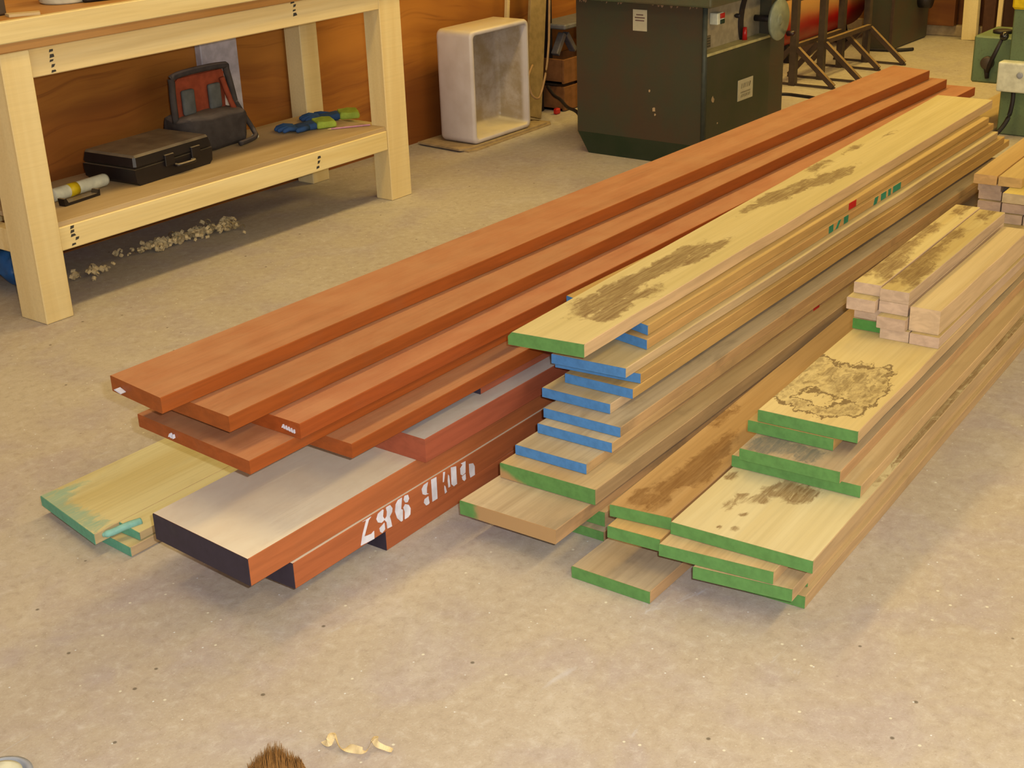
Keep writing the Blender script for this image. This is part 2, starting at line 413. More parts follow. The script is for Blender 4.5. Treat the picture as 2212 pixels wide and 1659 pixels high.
# --- left stack: heavy baulks below, red planks above
G = 'baulks at the bottom of the red hardwood stack'
board('hardwood_baulk', 'lowest dusty hardwood baulk on the floor, black end tucked under the stencilled one', 'timber baulk', G,
      *strip((1.868, 1.822), .28, 1.0, 3.8), 0, .048, M['baulk'], 'black', seed=1)
b2 = board('hardwood_baulk', 'hardwood baulk with white upside-down stencilled figures on its side', 'timber baulk', G,
           *strip((1.590, 1.815), .30, 1.2, 3.9), .048, .06, M['baulk'], 'black', seed=2)
B1 = board('hardwood_baulk', 'topmost thick hardwood baulk with black end and pale dusty top', 'timber baulk', G,
           (1.500, 2.125), (1.482, 1.819), (5.50, 1.89), (5.50, 2.20), .108, .062, M['baulk'], 'black', seed=3)
STENCIL = [[(0.2137, 0.0576), (0.2429, 0.0558), (0.2346, 0.0466), (0.2173, 0.015), (0.2399, 0.0111), (0.2481, 0.0142), (0.2471, -0.0057), (0.2046, -0.0009), (0.2118, 0.02), (0.2278, 0.0507), (0.2145, 0.0542)], [(0.2648, 0.048), (0.2803, 0.0546), (0.283, 0.0497), (0.2794, 0.0348), (0.2846, 0.025), (0.2731, 0.0221), (0.2626, 0.0279), (0.2587, 0.0371)], [(0.2658, 0.0117), (0.2825, 0.0176), (0.2828, 0.0017), (0.2729, -0.0029), (0.2673, 0.0026)], [(0.2939, 0.0547), (0.3048, 0.0511), (0.3112, 0.0404), (0.3091, 0.0321), (0.3008, 0.0248), (0.3035, 0.0143), (0.3056, -0.0017), (0.2907, -0.0002), (0.2898, 0.0151), (0.2833, 0.0247), (0.2913, 0.0293), (0.2936, 0.0393), (0.2909, 0.0497)], [(0.342, 0.056), (0.3443, 0.0531), (0.3389, 0.0257), (0.3442, 0.0215), (0.3415, -0.0055), (0.3359, -0.0047), (0.3245, 0.0091), (0.3192, 0.0274), (0.323, 0.0442), (0.3315, 0.0533)], [(0.3559, 0.0544), (0.3645, 0.0496), (0.3673, 0.039), (0.3615, 0.0323), (0.354, 0.0347), (0.3497, 0.0432), (0.353, 0.051)], [(0.3536, 0.0312), (0.3646, 0.0243), (0.37, 0.0133), (0.3679, -0.0008), (0.3603, -0.0067), (0.3487, -0.006), (0.3505, 0.0129), (0.3466, 0.025)], [(0.4451, 0.0533), (0.4638, 0.0504), (0.4631, -0.0044), (0.4453, -0.0055)], [(0.4342, 0.0505), (0.429, 0.0377), (0.4278, 0.0249), (0.435, 0.0208), (0.4223, 0.0227), (0.4135, 0.0285), (0.4113, 0.0418), (0.4194, 0.0495)], [(0.4323, 0.0153), (0.4347, -0.003), (0.4304, -0.0058), (0.4226, -0.0036), (0.4159, 0.0056), (0.4188, 0.0138)], [(0.4884, 0.0515), (0.4951, 0.0496), (0.489, 0.0264), (0.4855, 0.027)], [(0.4902, 0.0172), (0.4934, 0.0129), (0.4977, -0.0025), (0.4906, -0.0042), (0.4893, 0.007)], [(0.5052, 0.0385), (0.5089, 0.033), (0.5108, 0.0052), (0.5039, 0.0053), (0.5027, 0.0242)], [(0.5161, 0.053), (0.5352, 0.0467), (0.5352, 0.0012), (0.523, 0.0002), (0.5153, 0.009)], [(0.552, 0.0463), (0.5704, 0.0449), (0.5682, 0.016), (0.5566, 0.0133), (0.5499, 0.0191), (0.5497, 0.0347), (0.5587, 0.0406)], [(0.5536, 0.0116), (0.568, 0.0132), (0.5684, -0.0007), (0.5625, -0.0036), (0.5558, 0.0029)], [(0.5824, 0.0324), (0.5979, 0.0277), (0.603, 0.0177), (0.6026, -0.0077), (0.5853, -0.0057), (0.5821, 0.009)]]
for i, grp in enumerate(((0,), (1, 2, 3), (4, 5, 6), (7, 8, 9), (10, 11, 12), (13,), (14, 15, 16))):
    sb = bmesh.new()
    for q in grp:   # metres along the baulk and above its foot
        prism([(x - .008, max(.0015, min(.0575, v + .006))) for x, v in STENCIL[q]], 'y', -.1512, -.1480, sb)
    link('stencil_figure', sb, M['white_paint'], b2)['label'] = 'white upside-down stencilled figure'

G = 'old dusty planks in the red hardwood stack'
board('hardwood_plank', 'dark dusty red plank with scuffed end resting on the black-ended baulk', 'plank', G,
      *strip((1.988, 1.799), .24, .6, 3.3), .17, .058, M['merold'], seed=4)
board('hardwood_plank', 'dusty red plank whose small black end shows under the orange-edged plank', 'plank', G,
      *strip((2.244, 1.846), .22, .5, 3.0), .228, .030, M['merold'], 'black', seed=5)
G = 'clean red planks on the red hardwood stack'
board('hardwood_plank', 'red hardwood plank with orange side just above the small black end', 'plank', G,
      *strip((1.788, 1.821), .25, .6, 3.6), .258, .034, M['meranti'], seed=6)
T4 = board('hardwood_plank', 'widest red plank, jutting out left under the stepped top planks', 'plank', G,
      (1.598, 2.264), (1.574, 1.891), (5.48, 1.93), (5.48, 2.30), .292, .031, M['meranti'], seed=7)
T3 = board('hardwood_plank', 'third red plank from the top, white-scuffed near end', 'plank', G,
      (1.699, 2.12), (1.701, 1.875), (5.558, 1.894), (5.55, 2.14), .323, .035, M['meranti'], seed=8)
board('hardwood_plank', 'second red plank from the top, half covered by the topmost one', 'plank', G,
      (1.603, 2.18), (1.594, 1.961), (5.486, 1.988), (5.49, 2.21), .358, .036, M['meranti'], seed=9)
T1 = board('hardwood_plank', 'topmost and leftmost long red hardwood plank', 'plank', G,
      (1.547, 2.265), (1.528, 2.081), (5.452, 2.05), (5.493, 2.222), .394, .036, M['meranti'], seed=10)

def white_marks(par, y0, z0, n, st):  # row of small white zigzag marks on a plank's near end
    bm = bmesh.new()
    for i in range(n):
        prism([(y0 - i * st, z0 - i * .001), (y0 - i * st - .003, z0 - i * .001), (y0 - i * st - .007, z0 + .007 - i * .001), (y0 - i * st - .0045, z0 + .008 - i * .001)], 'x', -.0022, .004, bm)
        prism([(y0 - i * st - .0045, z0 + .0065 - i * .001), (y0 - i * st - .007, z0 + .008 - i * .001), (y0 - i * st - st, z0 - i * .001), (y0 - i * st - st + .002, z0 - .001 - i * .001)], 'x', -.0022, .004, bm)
    link('white_mark', bm, M['white_paint'], par)
white_marks(T3, -.070, .014, 5, .0075); white_marks(T4, .072, .012, 2, .008)
bm = prism([(.062, .016), (.040, .011), (.038, .013), (.056, .019)], 'x', -.0085, .004); link('white_mark', bm, M['white_paint'], T1)  # single white mark shaped onto the topmost plank's near end

# --- pale teal-ended boards on the floor at the far left
G = 'pale teal-ended boards on the floor'
board('pale_board', 'lower pale teal-ended board flat on the floor', 'board', G,
      (1.546, 2.505), (1.533, 2.272), (4.2, 2.31), (4.2, 2.54), 0, .024, M['palew'], 'teal', seed=11)
# the upper one: a wany right edge stepping back from the painted end
pb = board('pale_board', 'upper pale board with wany edge and thick teal paint on its end', 'board', G,
           (1.542, 2.604), (1.497, 2.345), (4.2, 2.37), (4.2, 2.62), .024, .027, wood('paint_tinged_timber', '#d6bb78', '#c9a963', (.6, 8, 9), .22, .6, side='#c9a064', dirt=.2, stain_col='#8aa278', warp=.5, stains=[(.0, .06, .07, .10), (.0, -.06, .05, .10), (.02, .10, .12, .04)]), 'teal', seed=12)
wb = bmesh.new()
a0 = -.0005
wp = [(-.1295, .0262), (-.1295, .001), (-.196, .001), (-.196, .019)]
xs = [.045, .4, .9, 1.6, 2.5]
rg = [[wb.verts.new((x, y, z)) for y, z in wp] for x in xs]
for A, B in zip(rg, rg[1:]):
    for q in range(4): wb.faces.new((A[q], A[(q + 1) % 4], B[(q + 1) % 4], B[q]))
wb.faces.new(rg[0]); wb.faces.new(rg[-1][::-1])
wo = link('wany_edge', wb, M['palew'], pb)
link('painted_end', prism([(-.1297, .0255), (-.1297, .001), (-.196, .001), (-.196, .019)], 'x', .043, .046), M['teal'], pb)
link('paint_drip', tube(smooth_path([(.0, -.128, .014), (.012, -.145, .02), (.04, -.158, .026), (.075, -.165, .024)]), [.006] * 3 + [.0085] * 10 + [.009] * 6, n=8), paint('thick_teal_paint', '#86ad88'), pb, smooth=True)

# --- tall oak stack in the middle
def oak(label, nr, width, yaw, z, t, mat, end, length=2.95, skew=0.0, taper=0.0, chamf=0.0, seed=0, group='oak boards in the tall stack'):
    return board('oak_board', label, 'board', group, *strip(nr, width, yaw, length, skew, taper), z, t, M[mat] if isinstance(mat, str) else mat, end, chamf=chamf, seed=seed)
GW1 = paint('green_paint_worn_off', '#5c8038', worn=((0, -1, 0), -.092, -.07))
GW2 = paint('green_paint_half_bare', '#5c8038', worn=((0, .4, -1), .015, .035))
oak('lowest oak board of the tall stack, dark green end flat on the floor', (2.165, 1.452), .25, 2.0, 0, .024, 'oakgrey', 'green', 2.9, taper=-.07, seed=20)
oak('oak board with a scarred pale edge and square green end, second up from the floor', (2.185, 1.462), .24, 2.0, .024, .036, 'oak', 'green', 2.9, taper=-.07, seed=21)
oak('projecting grey oak board with bare end and a green left corner', (2.012, 1.470), .252, 1.9, .06, .035, 'oakgrey', GW1, 2.9, taper=-.07, seed=22)
oak('thick oak board with dusty green end, below the lowest blue end', (2.147, 1.461), .252, 1.9, .095, .038, 'oak', GW2, 2.9, taper=-.07, seed=23)
BL = [('oak board with the lowest blue end, jutting out just above the thick green end', (2.196, 1.517), .191, .133, .025, 'oakgrey'),
      ('blue-ended oak board second from the lowest blue end', (2.273, 1.501), .2, .158, .025, 'oakgrey'),
      ('blue-ended oak board with a green stained top, third from the lowest blue end', (2.306, 1.500), .207, .183, .025, 'oakgrey'),
      ('blue-ended oak board with a pale side, fourth from the lowest blue end', (2.353, 1.558), .187, .208, .025, 'oakpale'),
      ('blue-ended oak board with an orange side, fifth from the lowest blue end', (2.404, 1.530), .185, .233, .025, 'oakorange')]
for i, (lb, nr, wd, z, t, m) in enumerate(BL):
    bl_o = oak(lb, nr, wd, 1.6, z, t, m, 'blue', 2.75, taper=-.03, seed=30 + i)
    if i == 0: low_blue = bl_o
# rebated board: a blue lip runs out under its right edge
rb = oak('blue-ended oak board with a splintered lip, right under the green-ended top board', (2.398, 1.545), .195, 1.6, .283, .025, 'oakpale', 'blue', 2.65, skew=-.012, seed=36)
lb_ = oak('thin blue-ended oak board peeping out as a lip below the splintered one', (2.440, 1.532), .222, 1.6, .258, .025, 'oakorange', 'blue', 2.65, skew=-.02, seed=37)
o3 = oak('blue-ended oak board third from the top, green crayon marks on its side', (2.518, 1.564), .24, 1.8, .308, .025, 'oakorange', 'blue', 2.55, skew=.05, taper=-.05, seed=38)
o2 = oak('blue-ended oak board set back directly under the stained top board, red mark on side', (2.543, 1.577), .280, 1.8, .333, .0255, 'oakorange', 'blue', 2.5, skew=.08, taper=-.085, seed=39)
def side_mark(name, par, x0, x1, z0, z1, y, mat, slant=0.0):
    link(name, prism([(x0, z0), (x1, z0), (x1 + slant, z1), (x0 + slant, z1)], 'y', y - .0006, y + .001), mat, par)
side_mark('red_mark', low_blue, 1.19, 1.23, .002, .022, -.0955 + 1.21 * .0055, M['red_mark'])
side_mark('red_mark', o2, 1.15, 1.205, .002, .023, -.140 + 1.18 * .017, M['red_mark'])
for x0, x1, s in ((1.02, 1.05, 0), (1.07, 1.085, .02), (1.13, 1.16, 0), (1.36, 1.385, .01), (1.42, 1.46, 0), (1.48, 1.50, 0), (1.52, 1.585, 0)):
    side_mark('crayon_mark', o3, x0, x1, .002, .023, -.1200 + (x0 + x1) / 2 * .0098, M['green_mark'], s)
O1M = wood('stained_oak', '#cfae6c', '#c2a15f', (.6, 12, 12), .2, .6, side='#d0a068', stain_col='#6b4524', line=False,
           stains=[(.25, .02, .16, .055), (.20, -.045, .10, .028), (.34, .035, .16, .045), (.36, -.05, .11, .035), (.46, .02, .16, .045), (.60, .01, .16, .04), (.70, .03, .11, .035), (.70, -.03, .11, .03),
                   (.80, -.02, .11, .026), (1.13, .05, .07, .025), (1.27, .05, .14, .032), (1.36, .03, .16, .034), (1.47, .02, .15, .035), (1.55, -.02, .15, .034), (1.68, .07, .14, .035), (1.68, -.03, .14, .026), (1.95, .06, .10, .02), (2.2, .03, .08, .015)])
oak('topmost oak board of the tall stack, green end, brown fungal stains on top', (2.296, 1.588), .193, 2.2, .3585, .033, O1M, 'green', 2.9, skew=-.018, taper=.028, chamf=.011, seed=40)

# --- lower oak stack on the right, green ends
t = .0285
GC = 'green-ended oak boards in the low stack'
def low(label, nr, width, lv, mat, end='green', length=3.0, yaw=3.3, skew=0.0, z=None, th=t, seed=0):
    return board('oak_board', label, 'board', GC, *strip(nr, width, yaw, length, skew), lv * t if z is None else z, th, M[mat] if isinstance(mat, str) else mat, end, seed=seed)
low('green-ended oak board jutting out flat on the floor in front of the low stack', (2.008, 1.236), .189, 0, 'oakgrey', length=2.5, yaw=1.3, seed=50)
low('lowest right oak board of the low stack, on the floor, green end', (2.165, .973), .165, 0, 'oak', length=2.9, seed=51)
low('oak board second up at the right edge, only a sliver of green end showing', (2.20, .985), .2, 1, 'oak', length=2.8, seed=52)
low('green-ended oak board with a pale right side, third up in the low stack', (2.091, .967), .203, 2, 'oak', length=2.9, skew=-.02, seed=53)
low('dusty-edged green-ended oak board just below the speckled wide board', (2.086, 1.006), .241, 3, 'oak', length=2.9, skew=-.016, seed=54)
low('small green-ended oak board under the brown stained one', (2.071, 1.252), .121, 3, 'oakorange', length=2.3, yaw=3.3, skew=-.004, seed=55)
Q6M = wood('speckled_oak', '#dcbf81', '#d0b070', (.6, 12, 12), .18, .6, side='#c59860', stain_col='#7a5228', hue=.002, warp=.3,
           stains=[(.243, .135, .03, .02), (.168, .075, .035, .022), (.12, .085, .03, .018), (.17, .037, .03, .02), (.216, .036, .045, .026), (.255, .012, .05, .03), (.25, -.04, .05, .03), (.04, .03, .02, .012), (.03, .06, .012, .01), (.1, .04, .016, .012), (.226, -.02, .05, .03), (.6, -.145, .3, .02), (1.0, -.145, .4, .025), (1.5, -.145, .5, .025), (2.1, -.145, .5, .025)])
low('widest pale oak board with dark speckles and a green end', (2.120, .941), .306, 4, Q6M, length=2.8, seed=56)
Q7M = wood('brown_stained_oak', '#b98c4e', '#a87a3d', (.6, 10, 10), .3, .62, side='#a87842', stain_col='#74491c', line=False,
           stains=[(.14, .0, .13, .05), (.25, -.02, .12, .04), (.36, -.01, .12, .035), (.5, .06, .12, .025), (.05, .02, .05, .05)])
low('brown stained narrow oak board left of the speckled wide one, green end', (2.116, 1.253), .138, 4, Q7M, length=2.3, yaw=3.3, skew=-.012, seed=57)
low('long green-ended oak board lying across the speckled wide board', (2.405, .973), .292, 5, 'oak', length=2.6, seed=58)
low('green-ended oak board with a grey smudge, second of the upper steps', (2.388, 1.013), .227, 6, wood('smudged_oak', '#c4a472', '#b08f5f', (.6, 11, 13), .3, .65, side='#c8965a', dirt=.4, stain_col='#66604f', stains=[(.04, .085, .06, .04), (.07, .05, .08, .05), (.05, -.02, .06, .06)]), length=2.5, seed=59)
low('green-ended oak board mostly hidden under the spalted one', (2.469, 1.067), .198, 7, 'oakorange', length=2.4, seed=60)
R4M = wood('spalted_oak', '#d3b06a', '#c5a05a', (.6, 12, 12), .2, .6, side='#c89b62', stain_col='#54351a', line=True, hue=.002,
           stains=[(.115, .112, .04, .035), (.075, .06, .03, .045), (.055, .01, .028, .05), (.085, -.045, .035, .045), (.20, .11, .09, .04), (.235, .06, .10, .055), (.245, .0, .11, .055), (.19, -.06, .11, .035), (.30, .10, .06, .04), (.30, -.05, .07, .03)])
low('spalted oak board with dark wavy brown lines near its green end', (2.475, 1.016), .228, 8, R4M, length=2.42, seed=61)

# --- short square oak blocks on the spalted board
GB = 'sawn oak blocks stacked on the spalted board'
SPM = wood('spalted_sawn_oak', '#cfae67', '#bf9a52', (.7, 14, 14), .22, .6, side='#caa070', stain_col='#6b4522', hue=.002,
           stains=[(.09, .03, .08, .035), (.1, -.02, .1, .03), (.2, .0, .1, .03), (.2, .03, .1, .02), (.34, .02, .1, .03), (.5, .02, .1, .03), (.72, .0, .1, .03)])
zb = 9 * t
def blk(label, nr, width, z, th, mat='oakblock', end=None, length=.78, yaw=2.7, seed=0, skew=0.0):
    return board('oak_block', label, 'timber block', GB, *strip(nr, width, yaw, length, skew), z, th, M[mat] if isinstance(mat, str) else mat, end, seed=seed, seg=6)
YG = paint('yellow_streaked_green', '#4f8030', rub=.9)
blk('bottom left oak block with a yellow-streaked green end', (3.028, 1.206), .072, zb, .0285, end=YG, seed=70)
blk('bottom middle bare-ended oak block under the projecting one', (3.002, 1.1235), .072, zb, .0285, seed=71)
blk('bottom right bare-ended oak block under the tall square one', (3.003, 1.0487), .072, zb, .0285, seed=72)
blk('thin pinkish oak block on top of the green-ended one', (3.032, 1.2095), .068, zb + .0285, .0315, seed=73)
blk('projecting oak block in the middle column, under the double-thick one', (2.993, 1.1315), .0712, zb + .0285, .031, seed=74)
blk('tall square oak block at the right of the block pile', (3.017, 1.0565), .0735, zb + .0285, .062, mat='oakpale', length=.75, yaw=2.7, seed=75)
blk('projecting oak block in the left column, second from the top', (2.999, 1.2125), .073, zb + .06, .0315, seed=76)
blk('lower half of the double-thick pair in the middle column', (3.020, 1.1375), .0725, zb + .0595, .03, seed=77)
blk('spalted oak block with wavy end grain on top of the middle column', (3.020, 1.1375), .0725, zb + .0895, .031, mat=SPM, seed=78)
blk('spalted oak block on top of the left column', (3.035, 1.2145), .070, zb + .0915, .029, mat=SPM, seed=79)

# --- farther pile of oak blocks at the right edge of the picture
GU = 'oak blocks in the far pile'
zr = [zb + .0302 * i for i in range(6)]
NM = ['lowest', 'second', 'third', 'fourth', 'top']
for r in range(5):
    for c in range(3):
        if (c == 2 and r in (2, 3, 4)) or (r, c) == (3, 1): continue
        yo = (1.287, 1.2135, 1.140)[c] + (.004 if r == 4 else (0, -.003, .002, .001)[r]) 
        blk_x = (4.062, 4.10, 4.115, 4.10, 4.09)[4 - r] + (.004 * c)
        nm = 'pale oak block in the %s row of the far pile, %s column' % (NM[r], ('left', 'middle', 'right')[c])
        o = board('oak_block', nm, 'timber block', GU, *strip((blk_x, yo), .0690, 2.8, .95 if r < 4 else .9), zr[r], .0298, M['oakorange'] if r == 4 else M['oakblock'], seed=90 + r * 3 + c, seg=5)
board('oak_block', 'bright yellow oak block projecting forward over the far pile', 'timber block', GU, *strip((4.002, 1.139), .11, 2.8, 1.0), zr[3], .0298, wood('fresh_oak', '#d9b455', '#cfa748', (.7, 14, 14), .15, .6, side='#c9a468'), seed=120, seg=5)

WB = FAR
# ------------------------------------------------------------------ workbench and what is on it
wbn = thing('workbench', 'new pale pine workbench with a lower shelf against the plywood wall', 'workbench', (2.32, 3.69, 0))
BO = Vector((2.32, 3.69, 0))
def wpart(name, a, mat, bev=.003):
    bm = bx(*a, bev=bev)
    c = Vector(((a[0] + a[1]) / 2, (a[2] + a[3]) / 2, a[4]))
    for v in bm.verts: v.co -= c
    return link(name, bm, mat, wbn, c - BO)
for a in ((2.322, 2.425, 3.692, 3.83, 0, .853), (4.0, 4.122, 3.712, 3.80, 0, .853), (4.025, 4.125, 4.19, 4.285, 0, .853), (2.322, 2.425, 4.18, 4.285, 0, .853)):
    wpart('leg', a, M['pinev'])
lw = wpart('lower_rail', (2.426, 3.999, 3.715, 3.76, .212, .289), M['pine'])
ur = wpart('upper_rail', (2.426, 3.999, 3.712, 3.757, .765, .853), M['pine'])
wpart('lower_rail', (2.426, 4.024, 4.2, 4.245, .212, .289), M['pine'])
wpart('upper_rail', (2.426, 4.024, 4.2, 4.245, .765, .853), M['pine'])
wpart('side_rail', (2.34, 2.385, 3.831, 4.179, .212, .289), M['pine'])
wpart('side_rail', (4.05, 4.095, 3.801, 4.189, .212, .289), M['pine'])
wpart('shelf', (2.426, 3.999, 3.722, 4.19, .289, .305), M['ply'], .001)
wpart('worktop', (2.15, 4.28, 3.70, 4.295, .853, .945), M['plytop'])
wpart('front_lipping', (2.15, 4.28, 3.672, 3.70, .884, .948), M['pine'])
def stamp(par, x, base, hgt, y):
    bm = bmesh.new(); rr = random.Random(int(x * 1000))
    z = base
    while z < base + hgt:
        h = rr.uniform(.007, .012); dx = rr.uniform(-.014, .006)
        prism([(x + dx, z), (x + dx + rr.uniform(.010, .022), z + .002), (x + dx + .016, z + h), (x + dx + .003, z + h)], 'y', y - .0006, y + .001, bm)
        z += h + rr.uniform(.003, .008)
    link('grading_stamp', bm, M['ink'], par)
for x in (.07 - .786, .50 - .786 + .53 + .27): pass
stamp(lw, -.725, .008, .062, -.0225); stamp(lw, .39, .012, .05, -.0225)
stamp(ur, -.70, .005, .072, -.0225); stamp(ur, .33, .035, .045, -.0225)

# tool case on the shelf
tc = thing('tool_case', 'flat black plastic tool case lying on the bench shelf', 'tool case', (3.04, 4.0, .3055), R(5))
link('case_base', prism([(-.185, .012), (-.17, 0), (.17, 0), (.185, .012), (.19, .058), (-.19, .058)], 'y', -.13, .13), M['blackp'], tc)
b = bx(-.19, .19, -.133, .133, .060, .106, bev=.008)
for v in b.verts:
    if v.co.z > .09: v.co.x *= .97; v.co.y *= .95
link('case_lid', b, M['blackp'], tc)
for x in (-.03, .1):
    link('latch', bx(x - .022, x + .022, -.14, -.131, .04, .082, bev=.002), M['blackp'], tc)
link('carry_handle', tube(smooth_path([(.0, -.132, .035), (.005, -.150, .035), (.075, -.150, .035), (.08, -.132, .035)]), .007), M['blackp'], tc, smooth=True)

# tool bag
tb = thing('tool_bag', 'open black tool bag with orange pockets standing on the bench shelf', 'tool bag', (3.40, 4.10, .3055), R(3))
b = bx(-.15, .15, -.085, .085, 0, .14, bev=.03, seg=3)
bmesh.ops.subdivide_edges(b, edges=b.edges[:], cuts=2, use_grid_fill=True)
for v in b.verts:
    v.co += Vector((mnoise.noise(v.co * 14), mnoise.noise(v.co * 14 + Vector((5, 0, 0))), mnoise.noise(v.co * 14 + Vector((0, 7, 0))) * .6)) * .020
    v.co.z = max(v.co.z, 0)
link('bag_body', b, M['blackc'], tb, smooth=True)
b = prism([(-.14, .12), (.12, .12), (.13, .27), (.11, .285), (-.11, .285), (-.135, .27)], 'y', .0, .03)
bmesh.ops.bevel(b, geom=b.edges[:], offset=.006, segments=2, affect='EDGES')
link('bag_back_panel', b, M['orange'], tb)
link('bag_rim', tube(smooth_path([(-.145, .0, .12), (-.142, .0, .255), (-.115, 0, .292), (.115, 0, .292), (.142, 0, .262), (.155, -.02, .1)]), .013), M['blackc'], tb, smooth=True)
for x in (-.08, .055):
    b = bx(x - .03, x + .03, -.02, -.001, .14, .235, bev=.008, seg=2)
    link('tool_pocket', b, M['greyc'], tb, smooth=True)
link('side_strap', tube(smooth_path([(.10, -.012, .25), (.115, -.03, .16), (.118, -.06, .1)]), .011), M['orange'], tb, smooth=True)
link('shoulder_strap', tube(smooth_path([(.15, -.02, .15), (.185, -.03, .08), (.20, -.05, .03), (.17, -.085, .012), (.06, -.115, .012)]), .010), M['blackc'], tb, smooth=True)
link('strap_tip', bx(.178, .205, -.075, -.055, .0, .016, bev=.004), M['whitep'], tb)

# gloves
def glove(label, loc, rz, flip=1):
    g = thing('work_glove', label, 'glove', loc, R(rz), 'pair of work gloves')
    palm = bx(-.045, .05, -.04, .04, .0, .022, bev=.01, seg=3)
    for v in palm.verts: v.co.z *= 1 + .25 * math.sin(v.co.x * 40)
    link('palm', palm, M['gblue'], g, smooth=True)
    for i, (y, l) in enumerate(((.031, .055), (.010, .066), (-.011, .062), (-.031, .046))):
        b = tube([(-.035, y, .011), (-.045 - l * .5, y * 1.12, .017), (-.045 - l, y * 1.2, .010), (-.05 - l, y * 1.2, .009)], [.0105, .0105, .009, .004])
        link('finger', b, M['gblue'], g, smooth=True)
    link('thumb', tube([(.01, -.032 * flip, .012), (-.02, -.056 * flip, .014), (-.045, -.066 * flip, .012), (-.05, -.067 * flip, .011)], [.012, .011, .009, .004]), M['gblue'], g, smooth=True)
    c = bx(.045, .13, -.042, .042, .0, .026, bev=.01, seg=3)
    bmesh.ops.subdivide_edges(c, edges=c.edges[:], cuts=1, use_grid_fill=True)
    for v in c.verts: v.co.z = max(0, v.co.z * (1.1 + .5 * mnoise.noise(v.co * 40)))
    link('cuff', c, M['glime'], g, smooth=True)
    return g
glove('blue and lime work glove nearest the shelf front, fingers to the left', (3.80, 3.985, .306), -28)
glove('blue and lime work glove lying behind the other by the right leg', (3.985, 4.03, .306), -38, -1)
pn = thing('pencil', 'pinkish pencil lying on the shelf beside the gloves', 'pencil', (3.92, 3.832, .3095), R(-34))
link('pencil_shaft', cyl(bmesh.new(), (0, 0), 'x', .0035, .0035, -.085, .075, 6), M['pink'], pn)
link('pencil_tip', cyl(bmesh.new(), (0, 0), 'x', .0005, .0035, -.1, -.085, 6), M['pine'], pn)
st = thing('sealant_tube', 'white plastic tube with yellow label on the left end of the shelf', 'tube', (2.70, 3.955, .3285), R(5))
link('tube_body', lathe([(.021, -.115), (.022, -.11), (.022, .11), (.019, .12)], axis='x'), M['whitep'], st, smooth=True)
link('yellow_label', lathe([(.0226, -.05), (.0226, -.012)], axis='x'), M['yellow'], st, smooth=True)
br = tag(link('clamp_bracket', prism([(-.085, .0), (.07, .0), (.072, .022), (.064, .022), (.058, .010), (-.07, .010), (-.078, .026), (-.088, .026)], 'y', -.015, .015), M['blackp'], None, (2.655, 3.885, .3052), (0, 0, R(7))),
         'black plastic bracket in front of the white tube on the shelf', 'bracket')

# things on the bench top
tag(link('ply_offcut', prism([(-.04, -.012), (.05, -.02), (.055, .02), (-.045, .03)], 'z', 0, .008), M['ply'], None, (2.46, 3.75, .9455), (0, 0, R(-25))), 'small plywood offcut on the left of the worktop', 'offcut')
ct = thing('plastic_tub', 'clear plastic tub with dark items at the left of the worktop', 'tub', (2.72, 3.90, .9455))
link('tub_body', lathe([(.07, 0), (.078, .006), (.084, .08), (.086, .085), (.08, .085), (.074, .01)]), M['whitep'], ct, smooth=True)
tag(link('bench_brush', bx(-.07, .07, -.015, .015, 0, .03, bev=.006), M['blackp'], None, (2.80, 3.80, .9455), (0, 0, R(-15))), 'dark tool lying beside the clear tub on the worktop', 'tool')
tag(link('metal_block', bx(-.06, .05, -.05, .05, 0, .09, bev=.006), M['steel'], None, (2.40, 3.86, .9455)), 'dark metal block at the left edge of the worktop', 'block')

# under the bench
bg = bmesh.new(); bmesh.ops.create_icosphere(bg, subdivisions=4, radius=1)
for v in bg.verts:
    n = v.co.normalized(); f = 1 + .10 * mnoise.noise(n * 2.3) + .05 * mnoise.noise(n * 6)
    v.co = Vector((n.x * .10 * f, n.y * .09 * f, max(0, (n.z * .085 + .075) * f)))
tag(link('plastic_bag', bg, M['bluep'], None, (2.555, 4.12, 0), smooth=True), 'crumpled blue plastic bag on the floor behind the left bench leg', 'bag')
def curl(bm, c, r, wdt, tilt, turns, rr):
    A = []; n = max(5, int(8 * turns))
    rot = Matrix.Rotation(rr.uniform(0, 6.3), 3, 'Z') @ Matrix.Rotation(tilt, 3, 'X')
    for i in range(n + 1):
        a = 2 * math.pi * turns * i / n; q = r * (1 - .35 * i / n)
        p = [Vector((q * math.cos(a), -wdt / 2 + .3 * wdt * i / n, q * math.sin(a))), Vector((q * math.cos(a), wdt / 2 + .3 * wdt * i / n, q * math.sin(a)))]
        A.append([bm.verts.new(rot @ x + c) for x in p])
    for a, b in zip(A, A[1:]): bm.faces.new((a[0], a[1], b[1], b[0]))
sh = bmesh.new(); rr = random.Random(3)
for (x, y, s, n) in ((2.68, 3.98, .045, 14), (2.74, 3.975, .04, 12), (2.88, 4.06, .02, 4), (2.97, 4.04, .035, 10), (3.04, 4.03, .05, 34), (3.12, 4.03, .05, 44), (3.2, 4.02, .05, 44), (3.28, 4.03, .05, 44), (3.34, 4.0, .05, 36), (3.38, 4.02, .03, 22), (3.36, 3.93, .03, 6)):
    for _ in range(n):
        r = rr.uniform(.006, .014)
        curl(sh, Vector((x + rr.gauss(0, s * .7), y + rr.gauss(0, s * .5), r + rr.random() ** 2 * .022)), r, rr.uniform(.008, .016), rr.uniform(-.8, .8), rr.uniform(.4, 1.3), rr)
so = tag(link('wood_shavings', sh, M['shav']), 'heap of curled pale wood shavings on the floor under the bench', 'shavings'); so['kind'] = 'stuff'

